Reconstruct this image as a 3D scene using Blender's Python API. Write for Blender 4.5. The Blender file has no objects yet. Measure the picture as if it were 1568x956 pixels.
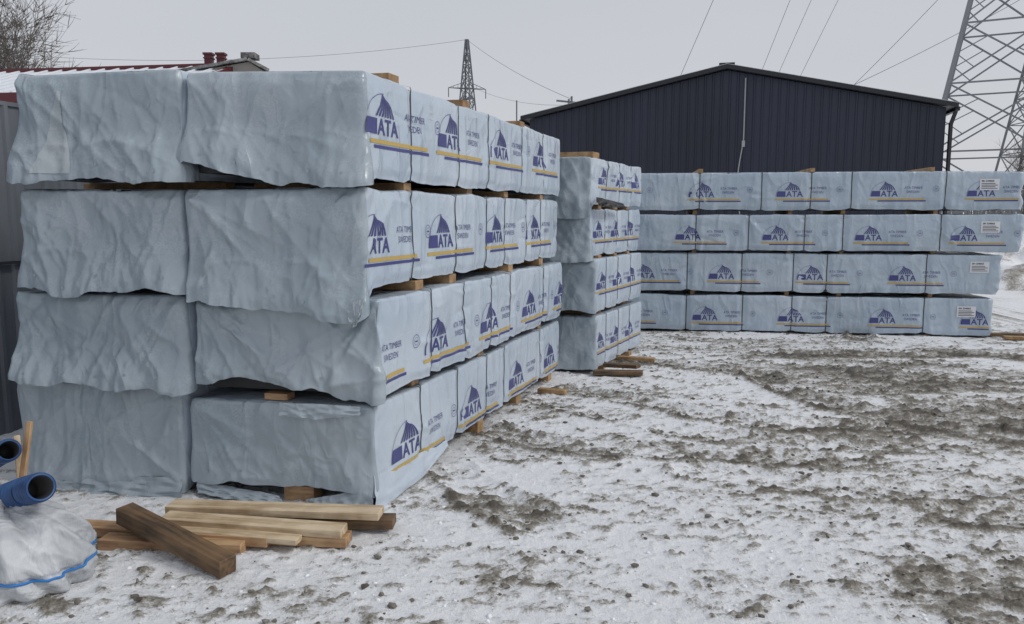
import bpy, bmesh, math, random
import numpy as np
from mathutils import Vector, Matrix
random.seed(7); RNG=np.random.RandomState(11)
scene=bpy.context.scene
scene.view_settings.view_transform='Standard'; scene.view_settings.look='None'; scene.view_settings.exposure=0
# ---------------------------------------------------------------- noise
def _hash(xi,yi,seed):
    n=(xi.astype(np.int64)*374761393+yi.astype(np.int64)*668265263+seed*974634777)&0xffffffff
    n=((n^(n>>13))*1274126177)&0xffffffff
    n=n^(n>>16)
    return (n&0xffff)/65535.0
def vnoise(x,y,seed=0):
    x=np.asarray(x,float); y=np.asarray(y,float)
    xi=np.floor(x); yi=np.floor(y); fx=x-xi; fy=y-yi
    fx=fx*fx*fx*(fx*(fx*6-15)+10); fy=fy*fy*fy*(fy*(fy*6-15)+10)
    a=_hash(xi,yi,seed); b=_hash(xi+1,yi,seed); c=_hash(xi,yi+1,seed); d=_hash(xi+1,yi+1,seed)
    return (a*(1-fx)+b*fx)*(1-fy)+(c*(1-fx)+d*fx)*fy
def fbm(x,y,seed=0,o=4):
    t=0;a=.5;s=0
    for i in range(o):
        t=t+a*vnoise(x,y,seed+i*17); s+=a; a*=.5; x=x*2.03+5.1; y=y*2.03+1.7
    return t/s
def worley(x,y,seed=0):
    x=np.asarray(x,float);y=np.asarray(y,float)
    xi=np.floor(x);yi=np.floor(y);best=np.full(np.broadcast(x,y).shape,9.0)
    for i in(-1,0,1):
        for j in(-1,0,1):
            px=xi+i+_hash(xi+i,yi+j,seed); py=yi+j+_hash(xi+i,yi+j,seed+99)
            best=np.minimum(best,np.sqrt((px-x)**2+(py-y)**2))
    return best
def sst(a,b,x):
    t=np.clip((x-a)/(b-a),0,1); return t*t*(3-2*t)
# ---------------------------------------------------------------- objects
def link(o,parent=None):
    scene.collection.objects.link(o)
    if parent is not None: o.parent=parent
    return o
def empty(name):
    e=bpy.data.objects.new(name,None); e.empty_display_size=.2
    return link(e)
def mkmesh(name,verts,faces,mats,midx=None,smooth=False,parent=None):
    me=bpy.data.meshes.new(name)
    v=verts.tolist() if isinstance(verts,np.ndarray) else verts
    f=faces.tolist() if isinstance(faces,np.ndarray) else faces
    me.from_pydata(v,[],f)
    for m in mats: me.materials.append(m)
    if midx is not None: me.polygons.foreach_set('material_index',np.asarray(midx,dtype=np.int32))
    if smooth: me.polygons.foreach_set('use_smooth',np.ones(len(me.polygons),dtype=bool))
    me.update()
    return link(bpy.data.objects.new(name,me),parent)
class MB:
    """mesh accumulator"""
    def __init__(s): s.v=[]; s.f=[]; s.m=[]
    def add(s,v,f,m=0):
        b=len(s.v); s.v.extend([tuple(p) for p in v]); s.f.extend([tuple(i+b for i in q) for q in f]); s.m.extend([m]*len(f))
    def box(s,c,ax,ay,az,m=0,bev=0):
        c=Vector(c);ax=Vector(ax);ay=Vector(ay);az=Vector(az)
        P=[c+i*ax+j*ay+k*az for k in(-1,1) for j in(-1,1) for i in(-1,1)]
        s.add(P,[(0,2,3,1),(4,5,7,6),(0,1,5,4),(2,6,7,3),(0,4,6,2),(1,3,7,5)],m)
    def beam(s,a,b,w,h=None,m=0,up=(0,0,1)):
        a=Vector(a);b=Vector(b);h=h or w
        d=(b-a); L=d.length
        if L<1e-6:return
        d/=L; u=Vector(up)
        if abs(d.dot(u))>.97:u=Vector((1,0,0))
        x=d.cross(u).normalized(); y=x.cross(d).normalized()
        s.box((a+b)/2,d*L/2,x*w/2,y*h/2,m)
    def out(s,name,mats,smooth=False,parent=None):
        return mkmesh(name,s.v,s.f,mats,s.m,smooth,parent)
# ---------------------------------------------------------------- materials
def M(name,col,rough=.6,metal=0,spec=.5):
    m=bpy.data.materials.new(name); m.use_nodes=True; nt=m.node_tree; b=nt.nodes['Principled BSDF']
    b.inputs['Base Color'].default_value=(*col,1); b.inputs['Roughness'].default_value=rough; b.inputs['Metallic'].default_value=metal
    b.inputs['Specular IOR Level'].default_value=spec
    return m,nt,b
def N(nt,t,**k):
    n=nt.nodes.new(t)
    for a,v in k.items():
        if a in n.inputs: n.inputs[a].default_value=v
        else: setattr(n,a,v)
    return n
def coord(nt,scale=(1,1,1),rot=(0,0,0),kind='Object'):
    t=N(nt,'ShaderNodeTexCoord'); mp=N(nt,'ShaderNodeMapping')
    mp.inputs['Scale'].default_value=scale; mp.inputs['Rotation'].default_value=rot
    nt.links.new(t.outputs[kind],mp.inputs['Vector']); return mp.outputs['Vector']
def noise(nt,vec,scale,detail=4,rough=.5,dist=0):
    n=N(nt,'ShaderNodeTexNoise'); n.inputs['Scale'].default_value=scale; n.inputs['Detail'].default_value=detail
    n.inputs['Roughness'].default_value=rough; n.inputs['Distortion'].default_value=dist
    nt.links.new(vec,n.inputs['Vector']); return n.outputs['Fac']
def ramp(nt,fac,stops):
    r=N(nt,'ShaderNodeValToRGB'); e=r.color_ramp.elements
    while len(e)<len(stops): e.new(.5)
    for el,(p,c) in zip(e,stops): el.position=p; el.color=(*c,1) if len(c)==3 else c
    nt.links.new(fac,r.inputs['Fac']); return r.outputs['Color']
def mathn(nt,op,a,b,c=None):
    n=N(nt,'ShaderNodeMath',operation=op)
    for i,x in enumerate((a,b,c)):
        if x is None: continue
        if isinstance(x,(int,float)): n.inputs[i].default_value=x
        else: nt.links.new(x,n.inputs[i])
    return n.outputs[0]
def bump(nt,b,h,strength,dist,prev=None):
    n=N(nt,'ShaderNodeBump'); n.inputs['Strength'].default_value=strength; n.inputs['Distance'].default_value=dist
    nt.links.new(h,n.inputs['Height'])
    if prev: nt.links.new(prev,n.inputs['Normal'])
    nt.links.new(n.outputs['Normal'],b.inputs['Normal']); return n.outputs['Normal']
def wrapmat(name,c1,c2,rough,bs,frost=.25):
    m,nt,b=M(name,c1,rough,0,.65)
    v=coord(nt)
    n1=noise(nt,v,1.4,3,.5,.4)
    n3=noise(nt,v,90,3,.65)
    gate=ramp(nt,noise(nt,v,2.3,4,.65,.6),[(.46,(0,0,0)),(.62,(1,1,1))])
    fr=mathn(nt,'MULTIPLY',mathn(nt,'MULTIPLY',gate,frost),ramp(nt,n3,[(.42,(0,0,0)),(.60,(1,1,1))]))
    mix=mathn(nt,'ADD',n1,fr)
    nt.links.new(ramp(nt,mix,[(.28,c1),(.82,c2)]),b.inputs['Base Color'])
    nt.links.new(ramp(nt,n1,[(.3,(rough-.08,)*3),(.7,(rough+.10,)*3)]),b.inputs['Roughness'])
    # long thin creases : ridged low-detail noise, stretched in two directions
    def crease(scale,ms,rot,sharp):
        c=coord(nt,ms,rot); n=noise(nt,c,scale,1.5,.4,.5)
        a=mathn(nt,'ABSOLUTE',mathn(nt,'SUBTRACT',n,.5),0)
        return mathn(nt,'SUBTRACT',1.0,mathn(nt,'MINIMUM',mathn(nt,'MULTIPLY',a,sharp),1.0))
    p=bump(nt,b,noise(nt,v,2.6,2,.4,.6),bs*.8,.06)
    p=bump(nt,b,crease(2.6,(1,1,.35),(.25,.55,0),12),bs,.011,p)
    p=bump(nt,b,crease(4.5,(1,1,.4),(-.3,-.7,.2),11),bs,.007,p)
    p=bump(nt,b,crease(9,(1,1,.8),(.9,.2,.7),9),bs*.7,.0035,p)
    p=bump(nt,b,n3,.08,.004,p)
    return m
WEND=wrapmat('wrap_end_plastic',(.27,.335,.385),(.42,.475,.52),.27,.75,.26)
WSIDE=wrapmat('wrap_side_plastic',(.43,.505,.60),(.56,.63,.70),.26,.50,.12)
WFAR=wrapmat('wrap_far_side_plastic',(.35,.435,.525),(.49,.56,.64),.28,.75,.12)
CLEAR=wrapmat('wrap_torn_plastic',(.34,.385,.42),(.52,.56,.59),.26,.7)
NAVY,_,_=M('print_navy',(.055,.06,.21),.35)
YEL,_,_=M('print_yellow',(.53,.37,.10),.4)
WHT,_,_=M('label_white',(.72,.73,.76),.5)
INK,_,_=M('label_ink',(.04,.04,.045),.5)
STRAP,_,_=M('strap_dark_green',(.035,.05,.055),.35)
DARK,_,_=M('black_underwrap',(.018,.019,.022),.5)
DOT,_,_=M('staple_washer',(.36,.41,.45),.4)
def woodmat(name,c1,c2,axis_scale=(3,30,30),rough=.65):
    m,nt,b=M(name,c1,rough)
    v=coord(nt,axis_scale)
    n1=noise(nt,v,1.0,5,.6,.6)
    n2=noise(nt,coord(nt),5,4,.6)
    mx=mathn(nt,'ADD',mathn(nt,'MULTIPLY',n1,.6),mathn(nt,'MULTIPLY',n2,.4))
    nt.links.new(ramp(nt,mx,[(.38,c1),(.60,c2)]),b.inputs['Base Color'])
    bump(nt,b,n1,.35,.004)
    return m
PINE=woodmat('pine_pale',(.36,.25,.14),(.68,.55,.38))
PINEO=woodmat('pine_orange',(.27,.145,.075),(.54,.35,.19))
BEAMM=woodmat('beam_brown',(.055,.035,.02),(.20,.12,.06))
BEAR=woodmat('bearer_wood',(.22,.12,.055),(.46,.30,.15),(12,12,12))
# ---------------------------------------------------------------- ground
tracks=[([(-.6,6.4),(0.4,5.45),(1.2,5.3),(2.2,5.1),(3.6,4.6),(6,3.6)],.9),
 ([(-.4,4.9),(0.13,4.08),(1.0,3.86),(1.8,4.0),(2.6,4.15),(4,4.0)],.95),
 ([(.6,7.3),(1.9,6.15),(2.65,6.0),(4,5.6),(6,5.2),(9,4.5)],1.0),
 ([(.9,9.5),(1.6,8.7),(2.4,8.2),(3.4,7.3),(5,6.6),(8,6)],1.0),
 ([(3.8,12),(3.44,11),(2.75,8.8),(2.6,7.6),(2.9,6.5),(4.2,5.2)],1.5),
 ([(5.2,11.5),(4.3,9.6),(3.75,8.0),(3.5,7.0),(3.9,6),(5.4,4.8)],1.5),
 ([(4.8,9.9),(6.0,8.9),(9,7.9),(14,7)],1.2),
 ([(-.9,3.6),(.2,3.3),(1.2,3.25),(2.6,3.5)],.5),
 ([(1.4,10.4),(2.6,9.6),(4.6,9.1),(7,9.6),(9,11),(11,15),(13,22)],1.0),
 ([(.3,6.9),(1.5,5.75),(2.8,5.45),(5,4.9)],.7),
 ([(1.2,4.9),(2.4,4.5),(3.4,4.9),(5,5.9),(7,6.8)],.8)]
def smoothpoly(P):
    P=[Vector((a,b,0)) for a,b in P]; out=[]
    Q=[P[0]]+P+[P[-1]]
    for i in range(1,len(Q)-2):
        for k in range(5):
            t=k/5; a,b,c,d=Q[i-1],Q[i],Q[i+1],Q[i+2]
            p=.5*((2*b)+(c-a)*t+(2*a-5*b+4*c-d)*t*t+(3*b-a-3*c+d)*t**3); out.append((p.x,p.y))
    out.append((P[-1].x,P[-1].y)); return out
TR=[(smoothpoly(p),w) for p,w in tracks]
def trackfield(x,y):
    wx=x+.12*(fbm(x*2.6,y*2.6,91,4)-.5); wy=y+.12*(fbm(x*2.6+9,y*2.6,92,4)-.5)
    h=np.zeros_like(x); m=np.zeros_like(x)
    for ti,(P,w) in enumerate(TR):
        best=np.full(x.shape,9.0); along=np.zeros_like(x); sgn=np.zeros_like(x); acc=0
        for (ax,ay),(bx,by) in zip(P[:-1],P[1:]):
            dx,dy=bx-ax,by-ay; L=math.hypot(dx,dy)+1e-9
            t=np.clip(((wx-ax)*dx+(wy-ay)*dy)/(L*L),0,1)
            qx=wx-ax-t*dx; qy=wy-ay-t*dy; d=np.sqrt(qx*qx+qy*qy)
            c=d<best; best=np.where(c,d,best); along=np.where(c,acc+t*L,along); sgn=np.where(c,np.sign(qx*dy-qy*dx),sgn); acc+=L
        brk=sst(.38,.60,fbm(along*1.1+ti*7,best*0+ti,55,3))*w
        lug=.5+.5*np.sin((along+sgn*best*.8)*2*math.pi/.16)
        inr=np.exp(-(best/.13)**4)
        rid=np.exp(-((best-.18)/.035)**2)
        h+=brk*(-.018*inr+.010*inr*lug+.024*rid*(.2+1.3*fbm(x*13,y*13,60,3)))
        m+=brk*(.24*inr*(.4+.8*lug)+.50*rid*np.where(sgn>0,1,.3)*(.2+1.4*fbm(x*9,y*12,61,3)))
    return h,m
def ground_fields(x,y):
    th,tm=trackfield(x,y)
    h=.030*(fbm(x*.6,y*.6,1,3)-.5)+.014*(fbm(x*4.5,y*6.0,2,5)-.5)
    c=fbm(x*10,y*15,3,4); clod=np.clip((c-.57)/.12,0,1)
    c2=fbm(x*24,y*30,4,3); clod2=np.clip((c2-.57)/.16,0,1)
    region=.27*np.exp(-((x-3.9)/2.2)**2-((y-8.0)/1.9)**2)
    region+=.10*np.exp(-((x-1.7)/.9)**2-((y-3.25)/.3)**2)+.12*np.exp(-((x-4)/2.4)**2-((y-5.6)/1.1)**2)
    st=fbm(x*.9+2,y*2.6+.4*x,8,5)
    m=.135+.70*(st-.5)+region+tm+.28*clod+.24*clod2+.32*(fbm(x*6,y*11,12,4)-.5)
    mm=np.clip(m,0,1)
    h=h+th+.014*clod*(.6+region)+.010*clod2*(.6+1.5*mm)
    fade=1-sst(14,40,np.sqrt(x*x+y*y))
    left=sst(-.2,-1.2,x-.33*(y-4.27)+.35)  # clean snow drifts near the stack
    m=m-.08*left
    return h*fade,m
def axis(segs):
    out=[segs[0][0]]
    for a,b,st in segs:
        n=max(1,int(round((b-a)/st))); out+=[a+(b-a)*(i+1)/n for i in range(n)]
    return np.array(out)
def geo(a,b,n): return [a*(b/a)**(i/n) for i in range(1,n+1)]
xs=axis([(-3.2,2.6,.016),(2.6,5,.024),(5,9,.045)])
xs=np.concatenate([-np.array(geo(3.2,600,26))[::-1],xs,np.array(geo(9,600,32))])
ys=axis([(2.5,5.2,.013),(5.2,8,.022),(8,12,.04)])
ys=np.concatenate([[-300,-60,-12,-3,0,1.2,1.8,2.1],ys,np.array(geo(12,900,50))])
GX,GY=np.meshgrid(xs,ys); gh,gm=ground_fields(GX,GY)
gh=np.where(GY<2.3,gh*0,gh)
nx,ny=len(xs),len(ys)
V=np.stack([GX.ravel(),GY.ravel(),gh.ravel()],1)
I=np.arange(nx*ny).reshape(ny,nx)
F=np.stack([I[:-1,:-1].ravel(),I[:-1,1:].ravel(),I[1:,1:].ravel(),I[1:,:-1].ravel()],1)
gmat,nt,b=M('snowy_mud',(.7,.7,.7),.7)
at=N(nt,'ShaderNodeAttribute'); at.attribute_name='mud'
v=coord(nt)
n1=noise(nt,v,14,5,.7,.2); n2=noise(nt,v,60,4,.7); n3=noise(nt,v,2.2,3,.6,.5)
f=mathn(nt,'ADD',at.outputs['Fac'],mathn(nt,'MULTIPLY',mathn(nt,'SUBTRACT',n1,.5),.80))
f=mathn(nt,'ADD',f,mathn(nt,'MULTIPLY',mathn(nt,'SUBTRACT',n2,.5),.90))
f=mathn(nt,'ADD',f,mathn(nt,'MULTIPLY',mathn(nt,'SUBTRACT',n3,.5),.25))
gc=ramp(nt,f,[(.18,(.89,.90,.92)),(.32,(.74,.745,.755)),(.44,(.47,.45,.42)),(.58,(.26,.235,.195)),(.85,(.10,.085,.065))])
nt.links.new(gc,b.inputs['Base Color'])
nt.links.new(ramp(nt,f,[(.25,(.65,)*3),(.6,(.40,)*3)]),b.inputs['Roughness'])
nb=noise(nt,v,38,5,.75); p=bump(nt,b,nb,.8,.022)
nb=noise(nt,v,150,2,.7); bump(nt,b,nb,.4,.006,p)
g=mkmesh('snowy_ground',V,F,[gmat],smooth=True)
a=g.data.attributes.new('mud','FLOAT','POINT'); a.data.foreach_set('value',gm.ravel().astype(np.float32))
# clods, stones and snow lumps
def scatter(name,n,mats,smin,smax,thr,mode):
    ico=bmesh.new(); bmesh.ops.create_icosphere(ico,subdivisions=1,radius=1)
    bv=np.array([v.co[:] for v in ico.verts]); bf=np.array([[v.index for v in f.verts] for f in ico.faces]); ico.free()
    r=np.random.RandomState(n)
    X=r.uniform(-3.2,7,n*8); Y=2.8+8.5*r.uniform(0,1,n*8)**1.7
    h,m=ground_fields(X,Y)
    lim=-.79+.33*(Y-4.27)
    ok=((X>lim+.05)|(Y<4.15))&((m>thr) if mode else (m<thr))
    X=X[ok][:n];Y=Y[ok][:n];h=h[ok][:n]; k=len(X)
    s=smin+(smax-smin)*r.uniform(0,1,k)**3
    Vs=[];Fs=[]
    for i in range(k):
        sc=s[i]*np.array([r.uniform(.7,1.5),r.uniform(.7,1.5),r.uniform(.4,.8)])
        a=r.uniform(0,6.28); ca,sa=math.cos(a),math.sin(a)
        w=bv*(1+r.uniform(-.28,.28,(len(bv),1)))*sc
        w=np.stack([w[:,0]*ca-w[:,1]*sa,w[:,0]*sa+w[:,1]*ca,w[:,2]],1)+[X[i],Y[i],h[i]+s[i]*.15]
        Vs.append(w);Fs.append(bf+i*len(bv))
    return mkmesh(name,np.concatenate(Vs),np.concatenate(Fs),mats,smooth=(mode==0))
cl,nt,b=M('mud_clod',(.12,.10,.08),.6)
nt.links.new(ramp(nt,noise(nt,coord(nt),14,4),[(.35,(.08,.066,.05)),(.6,(.22,.20,.17)),(.75,(.5,.5,.5))]),b.inputs['Base Color'])
sn,nt,b=M('snow_lump',(.88,.89,.92),.65)
bump(nt,b,noise(nt,coord(nt),60,4,.6),.5,.01)
scatter('mud_clods',5500,[cl],.003,.018,.27,1)
scatter('snow_lumps',1300,[sn],.004,.014,.32,0)
# ---------------------------------------------------------------- text templates
def text_tmpl(body,size,off=0.0,thr=.03,align='LEFT',spacing=1):
    cu=bpy.data.curves.new('t','FONT'); cu.body=body; cu.size=size; cu.offset=off; cu.align_x=align; cu.resolution_u=2; cu.space_line=spacing
    ob=bpy.data.objects.new('t',cu); scene.collection.objects.link(ob)
    bpy.context.view_layer.update()
    dg=bpy.context.evaluated_depsgraph_get(); me=ob.evaluated_get(dg).to_mesh()
    bm=bmesh.new(); bm.from_mesh(me); bmesh.ops.triangulate(bm,faces=bm.faces[:])
    for _ in range(3):
        e=[e for e in bm.edges if e.calc_length()>thr]
        if not e: break
        bmesh.ops.subdivide_edges(bm,edges=e,cuts=1); bmesh.ops.triangulate(bm,faces=bm.faces[:])
    bm.verts.index_update()
    v=np.array([x.co[:2] for x in bm.verts]); f=[[x.index for x in q.verts] for q in bm.faces]
    bm.free(); bpy.data.objects.remove(ob); bpy.data.curves.remove(cu)
    return v,f
T_ATA=text_tmpl('ATA',.112,.0018,.022)
T_NAME=text_tmpl('ATA TIMBER\n  SWEDEN',.044,-.0003,.03,'LEFT',1.1)
T_NAME=(T_NAME[0]*np.array([.95,1.12]),T_NAME[1])
T_LAB=text_tmpl('0H 334063',.034,.001,.04)
def rect2(u0,l0,u1,l1,st=.03):
    a=max(1,int(math.ceil(abs(u1-u0)/st))); c=max(1,int(math.ceil(abs(l1-l0)/st)))
    U,Lq=np.meshgrid(np.linspace(u0,u1,a+1),np.linspace(l0,l1,c+1)); I=np.arange((a+1)*(c+1)).reshape(c+1,a+1)
    return np.stack([U.ravel(),Lq.ravel()],1),np.stack([I[:-1,:-1].ravel(),I[:-1,1:].ravel(),I[1:,1:].ravel(),I[1:,:-1].ravel()],1).tolist()
def strip2(A,B):
    A=np.array(A);B=np.array(B);n=len(A)
    return np.concatenate([A,B]),[[i,i+1,n+i+1,n+i] for i in range(n-1)]
def build_logo():
    parts=[]
    th=np.linspace(0,math.pi/2,18)
    o=[(.2-.2*math.cos(t),.2*math.sin(t)) for t in th]; i_=[(.2-.197*math.cos(t)+.0,.197*math.sin(t)) for t in th]
    parts.append(strip2(o,i_))
    ls=np.linspace(0,.075,6)
    parts.append(strip2([(.2-.19*math.sqrt(1-(l/.2)**2),l) for l in ls],[(.13,l) for l in ls]))
    for k in range(7):
        ex=.125+.031*k; A=[];B=[]
        for t in np.linspace(0,1,10):
            x0=.188+.004*k; x=(1-t)**2*x0+2*t*(1-t)*(x0+.002+.012*k)+t*t*ex; y=(1-t)**2*(.198-.004*k)+2*t*(1-t)*.165+t*t*.088
            w=.0022+.0068*t; A.append((x-w,y));B.append((x+w,y))
        parts.append(strip2(A,B))
    v,f=T_ATA; parts.append((v+np.array([.14,0]),f))
    return parts
LOGO=build_logo()
def ring(r0,r1,cx,cy,n=20):
    A=[(cx+r0*math.cos(t),cy+r0*math.sin(t)) for t in np.linspace(0,2*math.pi,n+1)]
    B=[(cx+r1*math.cos(t),cy+r1*math.sin(t)) for t in np.linspace(0,2*math.pi,n+1)]
    return strip2(A,B)
# ---------------------------------------------------------------- wrapped pack
def vec2(a): return np.array([a[0],a[1]],float)
class Pack:
    def __init__(s,parent,O,xdir,ldir,W,L,z0,z1,seed,sf=.011,ss=.016,straps=(),prints=(),va=.14,psc=1.1,hem=(0,0,0,0,0),
                 tilt=0,ltilt=0,nf=18,ff=1.0,sfold=1.0,flare=.035,mats=None,label=None,dots=True,endflap=0,topbulge=0):
        s.O=vec2(O); s.x=vec2(xdir)/np.linalg.norm(xdir); s.l=vec2(ldir)/np.linalg.norm(ldir); s.W=W;s.L=L;s.z0=z0;s.z1=z1
        s.NR=np.array([s.l[1],-s.l[0]]); s.NF=np.array([s.x[1],-s.x[0]])
        if s.NR@s.x<0: s.NR=-s.NR
        if s.NF@s.l>0: s.NF=-s.NF
        s.seed=seed;s.tilt=tilt;s.ltilt=ltilt;s.straps=straps;s.flare=flare;s.ff=ff;s.endflap=endflap;s.sfold=sfold
        H=z1-z0; s.H=H; s.hem=hem
        r=np.random.RandomState(seed); s.folds=[]
        for i in range(nf):
            an=r.choice([r.uniform(.7,1.25),r.uniform(1.9,2.5),r.uniform(1.4,1.75),r.uniform(.5,.9)])
            s.folds.append((r.uniform(-.02,W+.02),r.uniform(.02,H),math.cos(an),math.sin(an),r.uniform(.12,.45),r.uniform(.010,.034),ff*r.choice([-.7,1,1])*r.uniform(.006,.018),r.uniform(-.7,.7)))
        # slack swags: nearly horizontal curved folds low on the end
        for i in range(4):
            an=r.uniform(-.25,.25); s.folds.append((r.uniform(.1,W-.1),H*r.uniform(.55,.95),math.cos(an),math.sin(an),r.uniform(.1,.25),r.uniform(.012,.03),ff*r.uniform(.008,.018),r.uniform(-1.5,-.3)))
        for cx,dr in ((.02,1),(W-.02,-1)):
            for k in range(5):
                an=r.uniform(.4,1.3); ca,sa=math.cos(an)*dr,math.sin(an); ln=r.uniform(.15,.42)
                s.folds.append((cx+ca*ln*.8,.03+sa*ln*.8,ca,sa,ln,r.uniform(.009,.02),ff*r.uniform(.006,.015),0))
        for k in range(5):
            x0=W*(k+.5)/5
            for q in range(2):
                an=r.uniform(.8,2.3); ln=r.uniform(.08,.24); s.folds.append((x0-math.cos(an)*ln*.8,H-.05-math.sin(an)*ln*.8,math.cos(an),math.sin(an),ln,r.uniform(.007,.014),ff*r.uniform(.005,.013),0))
        xs_=[0]+list(straps)+[L]
        for a,b_ in zip(xs_[:-1],xs_[1:]):
            for q in range(9):
                an=r.choice([r.uniform(.5,1.2),r.uniform(1.95,2.6),r.uniform(-.2,.2),r.uniform(1.3,1.8)]); e=r.choice([a,b_])+r.uniform(-.14,.14)
                s.folds.append((W+e,r.choice([0,H*.5,H])+r.uniform(-.12,.12),math.cos(an),math.sin(an),r.uniform(.08,.25),r.uniform(.009,.02),sfold*r.choice([-1,1])*r.uniform(.003,.0085),r.uniform(-1,1)))
        s.build(parent,sf,ss,prints,va,psc,mats or (WEND,WSIDE),label,dots)
    def D(s,q,v):
        q=np.asarray(q,float);v=np.asarray(v,float);W=s.W
        mF=(1-sst(W-.03,W+.06,q))+sst(2*W+2*s.L-.06,2*W+2*s.L,q)
        mF=np.clip(mF,0,1)
        d=.008+(.010+.034*mF*s.ff)*(fbm(q*1.7+3,v*2.0,s.seed,2)-.45)
        wq=q+.3*(fbm(q*2.0,v*2.0,s.seed+31,2)-.5); wv=v+.3*(fbm(q*2.0+7,v*2.0,s.seed+32,2)-.5)
        d=d+(mF*.040*s.ff+(1-mF)*.008*s.sfold)*(worley(wq*2.1+.9*wv,wv*1.7-.7*wq,s.seed+40)-.45)
        low=sst(.45,1,v/s.H)
        d=d+mF*low*.020*s.ff*(worley(wq*5.5-1.5*wv,wv*6.5,s.seed+41)-.45)
        for (a,b,ca,sa,ln,w,am,cv) in s.folds:
            dx=q-a;dv=v-b; al=dx*ca+dv*sa; dd=-dx*sa+dv*ca+cv*al*al
            d=d+am*np.exp(-(al/ln)**2)*np.exp(-(np.sqrt(dd*dd+2e-5))/w)
        for st in s.straps:
            u=q-W-st
            d=d-.014*np.exp(-(u/.045)**2)+.006*np.exp(-((np.abs(u)-.075)/.03)**2)
        Hh=s.hemlen(q)
        t=np.clip(v/Hh,0,1)
        rip=(fbm(q*9,v*1.5,s.seed+9,3)-.5)*2.2
        d=d+mF*(s.flare*1.5*sst(.45,1.0,t)*(.15+1.5*fbm(q*3.2,v*0+1,s.seed+3,2))+.022*s.ff*rip*t**2.0)
        d=d+(1-mF)*(-.014*sst(.88,1.0,t)+.010*s.sfold*rip*t**4)
        d=d*(.25+.75*sst(0,.07,v))
        if s.endflap: d=d+.05*s.endflap*sst(W+s.L-.25,W+s.L,q)*(1-sst(W+s.L+.0,W+s.L+.1,q))*fbm(q*6,v*7,s.seed+4,3)
        return d
    def hemlen(s,q):
        W,L=s.W,s.L
        xp=[0,W*.25,W*.5,W*.75,W-.02,W+.10,2*W+2*L-.05,2*W+2*L]; fp=[s.hem[0],s.hem[1],s.hem[2],s.hem[3],s.hem[4],0,0,s.hem[0]]
        e=np.interp(q,xp,fp)
        mF=1-sst(W-.03,W+.06,q)
        e=e+(.075*mF*s.ff+.034)*(fbm(q*3.2,q*0,s.seed+21,5)-.5)
        for st in s.straps: e=e-.016*np.exp(-((q-W-st)/.05)**2)
        return s.z1-s.z0+e
    def zoff(s,x,y): return s.tilt*(1-x/s.W)+s.ltilt*y/s.L
    def side(s,u,v,off):
        u=np.asarray(u,float);v=np.asarray(v,float); d=s.D(s.W+u,v)+off
        return np.stack([s.O[0]+u*s.l[0]+d*s.NR[0],s.O[1]+u*s.l[1]+d*s.NR[1],s.z1-v+s.zoff(s.W,u)],-1)
    def front(s,x,v,off):
        x=np.asarray(x,float);v=np.asarray(v,float); d=s.D(x,v)+off
        return np.stack([s.O[0]+(x-s.W)*s.x[0]+d*s.NF[0],s.O[1]+(x-s.W)*s.x[1]+d*s.NF[1],s.z1-v+s.zoff(x,0)],-1)
    def build(s,parent,sf,ss,prints,va,psc,mats,label,dots):
        W,L,H=s.W,s.L,s.H; rc=.016
        P=[]
        for x in np.linspace(rc,W-rc,max(4,int(W/sf))): P.append((x,0,0,-1,x,0))
        for a in (-60,-30): t=math.radians(a); P.append((W-rc+rc*math.cos(t),rc+rc*math.sin(t),math.cos(t),math.sin(t),W+(a+45)/45*rc,0))
        for y in np.linspace(rc,L-rc,max(4,int(L/ss))): P.append((W,y,1,0,W+y,1))
        for a in (30,60): t=math.radians(a); P.append((W-rc+rc*math.cos(t),L-rc+rc*math.sin(t),math.cos(t),math.sin(t),W+L+(a-45)/45*rc,1))
        for x in np.linspace(W-rc,rc,10): P.append((x,L,0,1,W+L+W-x,0))
        for a in (120,150): t=math.radians(a); P.append((rc+rc*math.cos(t),L-rc+rc*math.sin(t),math.cos(t),math.sin(t),2*W+L+(a-135)/45*rc,0))
        for y in np.linspace(L-rc,rc,max(6,int(L/.15))): P.append((0,y,-1,0,2*W+L+L-y,1))
        for a in (210,240): t=math.radians(a); P.append((rc+rc*math.cos(t),rc+rc*math.sin(t),math.cos(t),math.sin(t),2*W+2*L+(a-225)/45*.01-.02,0))
        P=np.array(P); n=len(P)
        x,y,nx_,ny_,q,fc=P.T
        rows=[]
        wn=nx_[:,None]*s.NR-ny_[:,None]*s.NF
        base=s.O+(x-W)[:,None]*s.x+y[:,None]*s.l
        hl=s.hemlen(q)
        nb=max(8,int(H/sf))
        zr=.026*max(s.ff,.8)*(fbm(q*3.0,q*0,s.seed+50,4)-.5)
        for st in s.straps: zr=zr-.010*np.exp(-((q-W-st)/.05)**2)
        for k in range(4):
            ph=k/4*math.pi/2; v_=rc*(1-math.cos(ph)); inn=rc*(1-math.sin(ph))
            d=s.D(q,v_+0*q)*math.sin(ph)-inn
            rows.append(np.column_stack([base+wn*d[:,None],s.z1-v_+s.zoff(x,y)+zr]))
        for k in range(nb+1):
            v_=rc+(hl-rc)*k/nb; d=s.D(q,v_)
            rows.append(np.column_stack([base+wn*d[:,None],s.z1-v_+s.zoff(x,y)+zr*np.clip(1-v_/.1,0,1)]))
        Vv=np.concatenate(rows); nr=len(rows)
        Ff=[];Mi=[]
        idx=np.arange(n); nxt=(idx+1)%n
        for r_ in range(nr-1):
            a=r_*n; b_=(r_+1)*n
            Ff.append(np.stack([a+idx,b_+idx,b_+nxt,a+nxt],1)); Mi.append(fc)
        Ff=np.concatenate(Ff).tolist(); Mi=np.concatenate(Mi).astype(int).tolist()
        Ff.append(list(range(n))); Mi.append(1)
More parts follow.
